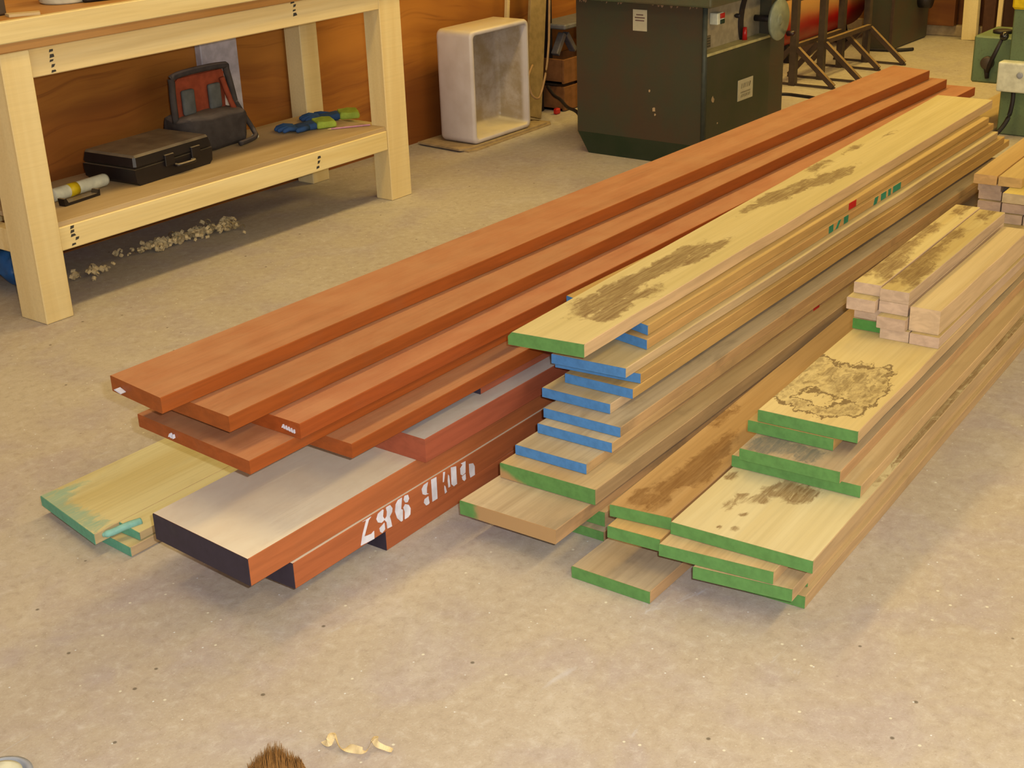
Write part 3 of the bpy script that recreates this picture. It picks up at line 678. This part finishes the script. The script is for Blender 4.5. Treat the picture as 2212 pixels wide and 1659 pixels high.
# ------------------------------------------------------------------ butler sink
sk = thing('butler_sink', 'white enamel butler sink standing on end, open side to the room', 'sink', (5.095, 4.08, .017))
def sink_shell():
    W, D, Hh, tk, cr = .223, .105, .52, .024, .03
    bm = bmesh.new()
    def loop(hx, z0, z1, y, r, n=5):
        pts = []
        for (cxx, czz, a0) in ((hx - r, z1 - r, 0), (-hx + r, z1 - r, 90), (-hx + r, z0 + r, 180), (hx - r, z0 + r, 270)):
            for i in range(n + 1):
                a = R(a0 + 90 * i / n); pts.append((cxx + r * math.cos(a), y, czz + r * math.sin(a)))
        return [bm.verts.new(p) for p in pts]
    L = [loop(W - .012, .012, Hh - .012, D, .028), loop(W - .003, .003, Hh - .003, D - .008, .03), loop(W, 0, Hh, D - .02, .03), loop(W, 0, Hh, -D + .012, .03), loop(W - .004, .004, Hh - .004, -D + .003, .028), loop(W - .011, .011, Hh - .011, -D, .024),
         loop(W - tk + .004, tk - .004, Hh - tk + .004, -D, .02), loop(W - tk, tk, Hh - tk, -D + .006, .02), loop(W - tk - .006, tk + .006, Hh - tk - .006, D - .05, .03), loop(W - tk - .025, tk + .025, Hh - tk - .025, D - .03, .03)]
    for a, b in zip(L, L[1:]):
        n = len(a)
        for q in range(n): bm.faces.new((a[q], a[(q + 1) % n], b[(q + 1) % n], b[q]))
    bm.faces.new(L[0][::-1]); bm.faces.new(L[-1])
    return bm
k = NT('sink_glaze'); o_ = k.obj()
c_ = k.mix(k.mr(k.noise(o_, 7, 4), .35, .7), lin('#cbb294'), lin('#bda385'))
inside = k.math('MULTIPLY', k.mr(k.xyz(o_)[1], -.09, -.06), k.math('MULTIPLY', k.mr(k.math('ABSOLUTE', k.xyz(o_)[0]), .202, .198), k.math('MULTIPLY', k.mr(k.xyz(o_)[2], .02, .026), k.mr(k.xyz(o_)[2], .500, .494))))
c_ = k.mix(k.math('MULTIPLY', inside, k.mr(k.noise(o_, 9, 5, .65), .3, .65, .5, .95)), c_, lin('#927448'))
c_ = k.mix(k.math('MULTIPLY', k.mr(k.upness(), .3, .9), k.mr(k.noise(o_, 14, 3), .2, .7, .6, .95)), c_, lin('#cfae72'))
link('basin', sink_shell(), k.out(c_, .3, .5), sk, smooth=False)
for p in sk.children[0].data.polygons: p.use_smooth = True
link('overflow_weir', bx(-.05, .05, -.03, .03, .482, .499, bev=.006, seg=2), M['enamel'], sk, smooth=True)
cb = bmesh.new()
prism([(-.30, -.16), (-.26, -.175), (-.02, -.165), (.36, -.155), (.40, -.12), (.39, .15), (-.27, .165)], 'z', 0, .007, cb)
prism([(-.32, -.12), (-.27, -.15), (.0, -.155), (.34, -.145), (.36, .14), (-.3, .15)], 'z', .0075, .016, cb)
tag(link('cardboard_sheet', cb, M['card'], None, (5.10, 4.115, 0)), 'flattened cardboard under the white sink', 'cardboard')

# ------------------------------------------------------------------ leaning timbers, rack and cables by the sink
def lean(name, label, p0, p1, wx, th, mat, cat='board', group=None):
    bm = bx(-wx / 2, wx / 2, -th / 2, th / 2, 0, (Vector(p1) - Vector(p0)).length, bev=.002)
    d = (Vector(p1) - Vector(p0)).normalized()
    x = Vector((1, 0, 0)); x = (x - d * x.dot(d)).normalized(); y = d.cross(x)
    o = link(name, bm, mat)
    o.matrix_world = Matrix(((x.x, y.x, d.x, p0[0]), (x.y, y.y, d.y, p0[1]), (x.z, y.z, d.z, p0[2]), (0, 0, 0, 1)))
    return tag(o, label, cat, group)
MDF = plain('mdf', '#93723f', .7, .15)
lean('leaning_board', 'brown board leaning on the wall just right of the white sink', (5.435, 4.055, .032), (5.642, 4.152, .655), .125, .018, MDF)
lean('leaning_batten', 'thin pale batten leaning on the wall behind the white sink', (5.43, 4.232, .004), (5.62, 4.278, 1.25), .02, .02, M['pinev'], 'batten')
rk = thing('storage_rack', 'dark steel storage rack standing in the corner behind the green saw', 'rack', (5.70, 4.215, 0))
for x in (.0, .085, .75):
    link('upright', bx(x - .016, x + .016, -.03, .03, 0, 1.4, bev=.003), M['darksteel'], rk)
link('rack_tray', bx(.07, .75, -.13, .06, .41, .435, bev=.006), plain('grey_tray', '#6b6153', .5), rk)
link('rack_shelf', bx(.02, .75, -.10, .06, .135, .142), M['darksteel'], rk)
for z, lb in ((.004, 'brown wooden crate on the floor under the rack shelf'), (.1422, 'brown wooden crate on the rack shelf above another crate')):
    cr = thing('wooden_crate', lb, 'crate', (6.06, 4.16, z), 0, 'crates in the rack')
    bm = bmesh.new(); box(bm, -.32, .32, -.085, -.07, 0, .122, bev=.002); box(bm, -.32, .32, .07, .085, 0, .122); box(bm, -.32, -.305, -.07, .07, 0, .122); box(bm, .305, .32, -.07, .07, 0, .122); box(bm, -.32, .32, -.07, .07, 0, .01)
    link('crate_body', bm, plain('crate_wood', '#7c4c25', .7, .15), cr)
for i, (x, a, lb) in enumerate(((5.785, 35, 'dull steel bracket leaning left on the upper crate in the rack'), (5.95, -38, 'dull steel bracket leaning right on the upper crate in the rack'))):
    o = tag(link('steel_bracket', bx(-.014, .014, -.02, .02, 0, .12, bev=.003), plain('dull_steel', '#6f6152', .5, .4, .3), None, (x, 4.16, .285 if i else .270), (0, R(a), 0)), lb, 'bracket', 'brackets on the upper crate')
    o.location.z = .2645 + .014
tag(link('hanging_cord', tube(smooth_path([(5.52, 4.0, .95), (5.505, 3.985, .68), (5.489, 3.98, .468), (5.481, 3.98, .381), (5.458, 3.98, .272), (5.423, 3.98, .188), (5.387, 3.98, .144), (5.338, 3.985, .173), (5.335, 4.0, .25), (5.40, 4.02, .30)]), .0055), M['cord'], smooth=True), 'tan cord hanging in a loop in front of the leaning board', 'cord')
tag(link('power_cable', tube(smooth_path([(5.66, 4.12, .14), (5.60, 4.04, .115), (5.52, 3.94, .115), (5.42, 3.83, .108), (5.30, 3.69, .122), (5.26, 3.62, .08), (5.25, 3.56, .03)]), .0085), M['rubber'], smooth=True), 'thick black cable running from the rack to the green saw', 'cable')
tag(link('red_plug', bx(-.018, .018, -.012, .012, 0, .03, bev=.005), M['red'], None, (5.68, 4.08, 0)), 'small red plug on the floor at the foot of the rack', 'plug')

# ------------------------------------------------------------------ big green saw
ms = thing('table_saw', 'large dark green cast-iron saw cabinet standing behind the red planks', 'saw', (5.06, 2.871, 0))
def mpart(name, bm, mat, par=None, smooth=False):
    for v in bm.verts: v.co -= Vector((5.06, 2.871, 0))
    return link(name, bm, mat, par or ms, smooth=smooth)
cab = bmesh.new()
prism([(5.06, 2.871), (5.075, 2.871), (5.075, 2.94), (5.65, 2.94), (5.65, 2.871), (5.79, 2.871), (5.79, 3.52), (5.06, 3.52)], 'z', .10, .69, cab)
cabo = mpart('cabinet', cab, M['mgreen'])
b = bx(5.06, 5.79, 2.871, 3.52, 0, .10)
for v in b.verts:
    if v.co.z < .01:
        v.co.x += .02 if v.co.x < 5.4 else -.03
        v.co.y += .045 if v.co.y < 3.2 else -.045
mpart('plinth', b, M['mgreend'])
mpart('corner_moulding', tube([(5.062, 2.873, .1), (5.062, 2.873, .69)], .011), plain('chipped_edge', '#3d3c2c', .5), smooth=True)
mpart('access_door', bx(5.078, 5.65, 2.869, 2.94, .12, .478, bev=.003), M['mgreen2'])
mpart('door_ledge', bx(5.074, 5.66, 2.864, 2.94, .478, .490, bev=.002), M['ledge'])
mpart('control_panel', bx(5.08, 5.645, 2.925, 2.945, .4905, .689), M['cream'])
ta = bx(4.98, 5.9, 2.80, 3.6, .692, .765, bev=.008, seg=2)
mpart('saw_table', ta, machine_mat('table_casting', '#464a2c', '#504328'))
# flaking paint under the table edge
fl_ = bmesh.new(); rr = random.Random(5)
for i in range(26):
    y = rr.uniform(2.9, 3.5); h = rr.uniform(.005, .022)
    prism([(y, .690), (y + rr.uniform(.008, .03), .690), (y + .012, .690 - h), (y + .006, .690 - h * .7)], 'x', 5.0585, 5.0605, fl_)
mpart('paint_flakes', fl_, plain('rusty_flake', '#8b6540', .7))
wh = bmesh.new()
lathe([(.088, 2.80), (.091, 2.806), (.088, 2.816), (.070, 2.818), (.066, 2.812), (.03, 2.812), (.026, 2.80), (.012, 2.797)], (5.60, .565), 'y', 36, wh)
hw = mpart('handwheel', wh, plain('worn_green_wheel', '#827c56', .35, .5), smooth=True)
mpart('wheel_shaft', cyl(bmesh.new(), (5.60, .565), 'y', .014, .014, 2.812, 2.93), M['darksteel'], smooth=True)
mpart('wheel_handle', lathe([(.008, 2.76), (.012, 2.765), (.012, 2.795), (.006, 2.80)], (5.665, .497), 'y'), plain('dark_knob', '#2a0d0c', .35, .5), smooth=True)
arc = bmesh.new()
A = [(5.50 + .16 * math.cos(R(a)) - .02, .565 + .16 * math.sin(R(a))) for a in range(130, 226, 8)]
prism([(x - .018, z) for x, z in A] + [(x + .022, z) for x, z in A[::-1]], 'y', 2.918, 2.926, arc)
for v in arc.verts: v.co.x += .14
mpart('tilt_scale', arc, plain('dark_slot', '#30241a', .6))
mpart('lock_knob', lathe([(.006, 2.895), (.010, 2.90), (.010, 2.915), (.004, 2.926)], (5.41, .60), 'y'), M['rubber'], smooth=True)
mpart('lock_lever', tube([(5.462, 2.90, .491), (5.462, 2.90, .545)], [.012, .009]), M['red'], smooth=True)
sw = mpart('switch_box', bx(5.19, 5.245, 2.885, 2.925, .592, .640, bev=.003), M['whitep'])
link('stop_button', bx(.148, .183, .008, .014, .617, .638, bev=.002), M['red'], sw)
link('start_button', bx(.150, .183, .008, .014, .594, .612, bev=.002), plain('dark_button', '#22301c', .4), sw)
for x0, x1 in ((5.085, 5.14), (5.155, 5.195)):
    pl_ = mpart('rating_plate', bx(x0, x1, 2.919, 2.926, .498, .548), plain('grimy_plate', '#6d5836', .5))
    bm = bmesh.new()
    for q in range(4): box(bm, x0 - 5.06 + .005, x1 - 5.06 - .006, .0468, .0482, .503 + q * .011, .506 + q * .011)
    link('plate_text', bm, M['ink'], pl_)
def textplate(name, par, x0, x1, z0, z1, y, mat, rows, seed, ax='y'):
    rr = random.Random(seed)
    p = link(name, bx(x0, x1, y, y + .003, z0, z1, bev=.001), mat, par)
    bm = bmesh.new()
    for (f0, f1, hgt) in rows:
        x = x0 + (x1 - x0) * f0; z = z0 + (z1 - z0) * f1
        while x < x1 - (x1 - x0) * f0:
            wd = rr.uniform(.2, .75) * hgt
            prism([(x, z), (x + wd * .35, z), (x + wd, z + hgt * .9), (x + wd * .6, z + hgt)], 'y', y - .0006, y + .0005, bm)
            x += wd + hgt * .22
    link('faded_print', bm, plain('faded_print_ink', '#5c4c30', .6), p)
    return p
textplate('maker_plate', ms, .294, .432, .240, .332, -.0045, M['paper'], ((.2, .58, .022), (.18, .34, .008), (.2, .15, .014)), 4)
np_ = link('notice', bx(-.0025, .0005, .282, .352, .567, .656), M['paper'], ms)
bm = bmesh.new()
for q, (a, b_) in enumerate(((.30, .335), (.292, .342), (.295, .34))):
    box(bm, -.0032, -.002, a, b_, .632 - q * .012, .637 - q * .012)
link('printed_lines', bm, plain('faded_ink', '#6b4a38', .6), np_)
ch = bmesh.new(); rr = random.Random(8)
for (y, z, r) in ((.29, .165, .010), (.33, .29, .006), (.55, .05, .02), (.2, .04, .02), (.06, .2, .006)):
    pass
def splat(par, pts, axis, a, b_, seedv, mat):
    bm = bmesh.new(); rr = random.Random(seedv)
    for (u, v, r) in pts:
        prism([(u + r * rr.uniform(.6, 1.1) * math.cos(i * .785), v + r * rr.uniform(.7, 1.4) * math.sin(i * .785)) for i in range(8)], axis, a, b_, bm)
    return link('bare_chip', bm, mat, par)
CHIP = plain('bare_chip_primer', '#b08a58', .7)
splat(cabo, ((.245, .236, .010), (.268, .315, .006), (.239, .215, .005)), 'x', -.0008, .0008, 1, CHIP)
splat(ms.children[[c.name for c in ms.children].index('access_door')], ((.075, .29, .013), (.12, .18, .005)), 'y', -.0028, -.0012, 2, CHIP)

# ------------------------------------------------------------------ tube stands, compressor and second machine
def stand(label, x0, x1, yc, off):
    s = thing('tube_stand', label, 'stand', ((x0 + x1) / 2, yc, 0), 0, 'tube stands by the compressor')
    def P(*pts): return [Vector(p) - Vector(((x0 + x1) / 2, yc, 0)) for p in pts]
    for x in (x0, x1):
        link('post', tube(P((x, yc, .0), (x, yc, .80)), .018, sq=True), M['steel'], s)
        link('splayed_leg', tube(P((x, yc - .02, .20), (x, yc - .24, .013)), .013, sq=True), M['steel_dusty'], s)
        link('splayed_leg', tube(P((x, yc + .02, .20), (x, yc + .19, .013)), .013, sq=True), M['steel_dusty'], s)
        link('foot_bar', tube(P((x, yc - .25, .006), (x, yc + .20, .006)), .006, sq=True), M['steel'], s)
    for z in (.21, .46):
        link('cross_bar', tube(P((x0 + .018, yc - off, z), (x1 - .018, yc - off, z)), .012, sq=True), M['steel_dusty'], s)
    return s
stand('nearer steel tube stand with splayed legs, beside the green saw', 6.90, 7.50, 3.36, 0)
stand('farther steel tube stand with splayed legs, in front of the red tank', 7.12, 7.72, 3.30, .02)
cp = thing('air_compressor', 'red air compressor tank with dusty top behind the tube stands', 'compressor', (7.9, 3.77, 0))
tk_ = bmesh.new(); prof = []
for i in range(7): a = R(90 - 15 * i); prof.append((.155 * math.cos(a) + .002, -.58 - .07 * math.sin(a)))
prof += [(.157, .50)] + [(.155 * math.cos(R(15 * i)) + .002, .50 + .07 * math.sin(R(15 * i))) for i in range(1, 7)]
lathe(prof, (0, .245), 'x', 32, tk_)
link('tank', tk_, M['redtank'], cp, smooth=True)
for x in (-.4, .4):
    link('tank_foot', prism([(-.10, 0), (.10, 0), (.07, .13), (-.07, .13)], 'x', x - .02, x + .02), M['darksteel'], cp)
link('pump', bx(-.35, .05, -.09, .09, .39, .62, bev=.02), M['darksteel'], cp)
link('pump_plate', bx(-.5, .3, -.10, .10, .375, .39), M['steel_dusty'], cp)
link('drive_guard', lathe([(.13, -.12), (.14, -.115), (.14, -.10), (.12, -.095)], (.2, .52), 'y', 24), M['steel'], cp, smooth=True)
m2 = thing('green_machine', 'dark green machine cabinet against the far end of the wall', 'machine', (8.13, 3.315, 0))
link('machine_body', bx(0, .58, 0, .19, 0, .95, bev=.01), M['mgreen'], m2)
link('corner_strip', bx(-.004, .012, -.004, .012, 0, .95), M['steel_dusty'], m2)
link('dust_hose', tube(smooth_path([(-.03, .19, .012), (-.06, .15, .012), (-.05, .08, .012), (-.02, -.04, .012), (.06, -.12, .012)]), .010), M['rubber'], m2, smooth=True)
link('motor_housing', cyl(bmesh.new(), (.42, .26), 'y', .055, .055, -.07, 0), M['darksteel'], m2, smooth=True)

# timber leaning on the far wall
GL = 'timbers leaning on the far wall'
lean('leaning_timber', 'pale upright timber leaning on the far wall', (8.72, 3.04, .0), (8.805, 3.09, 1.3), .05, .09, M['pinev'], 'timber', GL)
lean('leaning_timber', 'dark brown timber leaning just right of the pale one', (8.73, 2.93, .0), (8.81, 2.96, 1.3), .03, .07, plain('dark_timber', '#4a2814', .6), 'timber', GL)
lean('leaning_timber', 'dark brown timber leaning farthest right on the far wall', (8.73, 2.81, .0), (8.81, 2.83, 1.3), .03, .06, plain('darker_timber', '#35190c', .6), 'timber', GL)
lean('leaning_timber', 'light narrow timber between the two dark ones on the far wall', (8.74, 2.87, .0), (8.815, 2.89, 1.3), .02, .03, M['pinev'], 'timber', GL)
tag(link('brown_panel', bx(8.745, 8.80, 3.16, 3.36, .075, 1.2, bev=.003), M['plyfar']), 'brown plywood panel standing on the far skirting left of the pale timber', 'panel').location.z = -.004
tag(link('offcut_batten', bx(8.6, 8.66, 2.72, 2.96, 0, .05, bev=.003), M['ply']), 'short batten on the floor at the foot of the dark leaning timbers', 'batten')
tag(link('floor_hose', tube(smooth_path([(6.42, 3.50, .008), (6.62, 3.30, .008), (6.63, 3.16, .008), (6.60, 2.9, .008), (6.70, 2.6, .008)]), .008), M['rubber'], smooth=True), 'black hose on the floor between the saw and the tube stands', 'hose')

# ------------------------------------------------------------------ right-hand machine with lever
m3 = thing('planing_machine', 'pale green machine with lever and white switch box at the right edge', 'machine', (6.3, 2.03, 0))
link('machine_body', bx(.0, .5, -.55, .0, .0, .2, bev=.006), M['mgreenl'], m3)
link('machine_column', bx(.02, .5, -.55, -.015, .2, .80, bev=.006), M['mgreenl'], m3)
sb_ = link('switch_box', bx(-.05, .018, -.20, .008, .205, .338, bev=.008, seg=2), M['whitep'], m3, smooth=False)
link('switch_button', lathe([(.010, -.056), (.014, -.054), (.014, -.05)], (-.095, .285), 'x'), M['greyp'], sb_, smooth=True)
fb = bx(.06, .36, -.014, .165, .215, .428, bev=.008)
fbo = link('feed_gearbox', fb, M['mgreenl'], m3)
link('gear_cap', lathe([(.045, .428), (.045, .440), (.03, .444)], (.18, .075), 'z', 24), M['darksteel'], m3, smooth=True)
link('lever', tube([(.045, .085, .27), (.03, .06, .34), (.02, .025, .425)], [.011, .010, .008]), M['darksteel'], m3, smooth=True)
kb = bmesh.new(); bmesh.ops.create_uvsphere(kb, u_segments=16, v_segments=10, radius=.02)
for v in kb.verts: v.co += Vector((.018, .015, .44))
link('lever_knob', kb, plain('black_ball', '#171310', .2, .6), m3, smooth=True)
link('lever_boss', lathe([(.025, .035), (.03, .04), (.03, .062)], (.09, .31), 'x'), M['steel'], m3, smooth=True)
link('lever_tail', tube([(.048, .09, .29), (.05, .085, .24)], [.014, .010]), M['darksteel'], m3, smooth=True)
link('yellow_guard', bx(.0, .2, -.20, -.01, .562, .66, bev=.01), M['yellow'], m3)
link('cable', tube(smooth_path([(-.02, -.065, .208), (-.035, -.07, .15), (-.05, -.06, .08), (-.10, -.03, .02), (-.16, .0, .010), (-.25, .02, .010)]), .010), M['rubber'], m3, smooth=True)
tag(link('floor_board', bx(6.15, 7.2, 2.05, 2.30, 0, .018, bev=.003), M['ply']), 'flat pale board on the floor beside the pale green machine', 'board')

WB = NEAR
# ------------------------------------------------------------------ near floor bits
ld = thing('tub_lid', 'grey and cream plastic lid at the bottom left corner of the picture', 'lid', (.925, 1.853, 0))
link('lid_rim', lathe([(.050, 0), (.054, .002), (.054, .008), (.044, .011), (.043, .004), (.02, .003)], n=40), M['greyp'], ld, smooth=True)
link('lid_disc', lathe([(.036, .003), (.0375, .012), (.03, .014), (.003, .014)], n=40), M['whitep'], ld, smooth=True)
bs = thing('broom_head', 'brown bristle tuft of a broom at the bottom edge of the picture', 'broom', (1.168, 1.430, 0), R(50))
rr = random.Random(11); bb = bmesh.new()
for i in range(1500):
    x0, y0 = rr.uniform(-.03, .01), rr.uniform(-.048, .048)
    z0 = rr.uniform(.004, .035)
    l = (rr.uniform(.085, .125) if i % 3 else .118) * (1 - (abs(y0 - .004) / .085) ** 1.5)
    p = [(x0, y0, z0), (x0 + l * .5, y0 * .96 + rr.gauss(0, .002), z0 * .9 + .003), (x0 + l, y0 * .9 + rr.gauss(0, .003), max(.001, z0 * .55 + rr.gauss(0, .003)))]
    tube(p, [.0009, .0008, .0002], bb, 3)
bo = link('bristles', bb, M['bristle'], bs); bo['kind'] = 'stuff'
link('broom_block', bx(-.07, -.028, -.06, .06, .0, .045, bev=.008, seg=2), M['pine'], bs)
P = smooth_path([(1.313, 1.469, .004), (1.308, 1.452, .012), (1.324, 1.455, .018), (1.314, 1.431, .006), (1.319, 1.410, .010), (1.322, 1.386, .014), (1.337, 1.390, .004), (1.357, 1.391, .016), (1.351, 1.378, .012), (1.361, 1.353, .004)], 8)
rb_ = bmesh.new(); prev = None
for i, p in enumerate(P):
    d = (P[min(i + 1, len(P) - 1)] - P[max(i - 1, 0)]).normalized()
    s = d.cross(Vector((0, 0, 1))).normalized(); tw = 1.1 * math.sin(i * .22)
    u = (Matrix.Rotation(tw, 3, d) @ s) * (.0075 * (.55 + .45 * abs(math.sin(i * .13 + .6))))
    q = [rb_.verts.new(Vector((v.x, v.y, max(v.z, .0008)))) for v in (p - u, p + u)]
    if prev: rb_.faces.new((prev[0], prev[1], q[1], q[0]))
    prev = q
tag(link('wood_curl', rb_, M['shav']), 'long twisted pale wood shaving on the bare floor at the front', 'shaving')
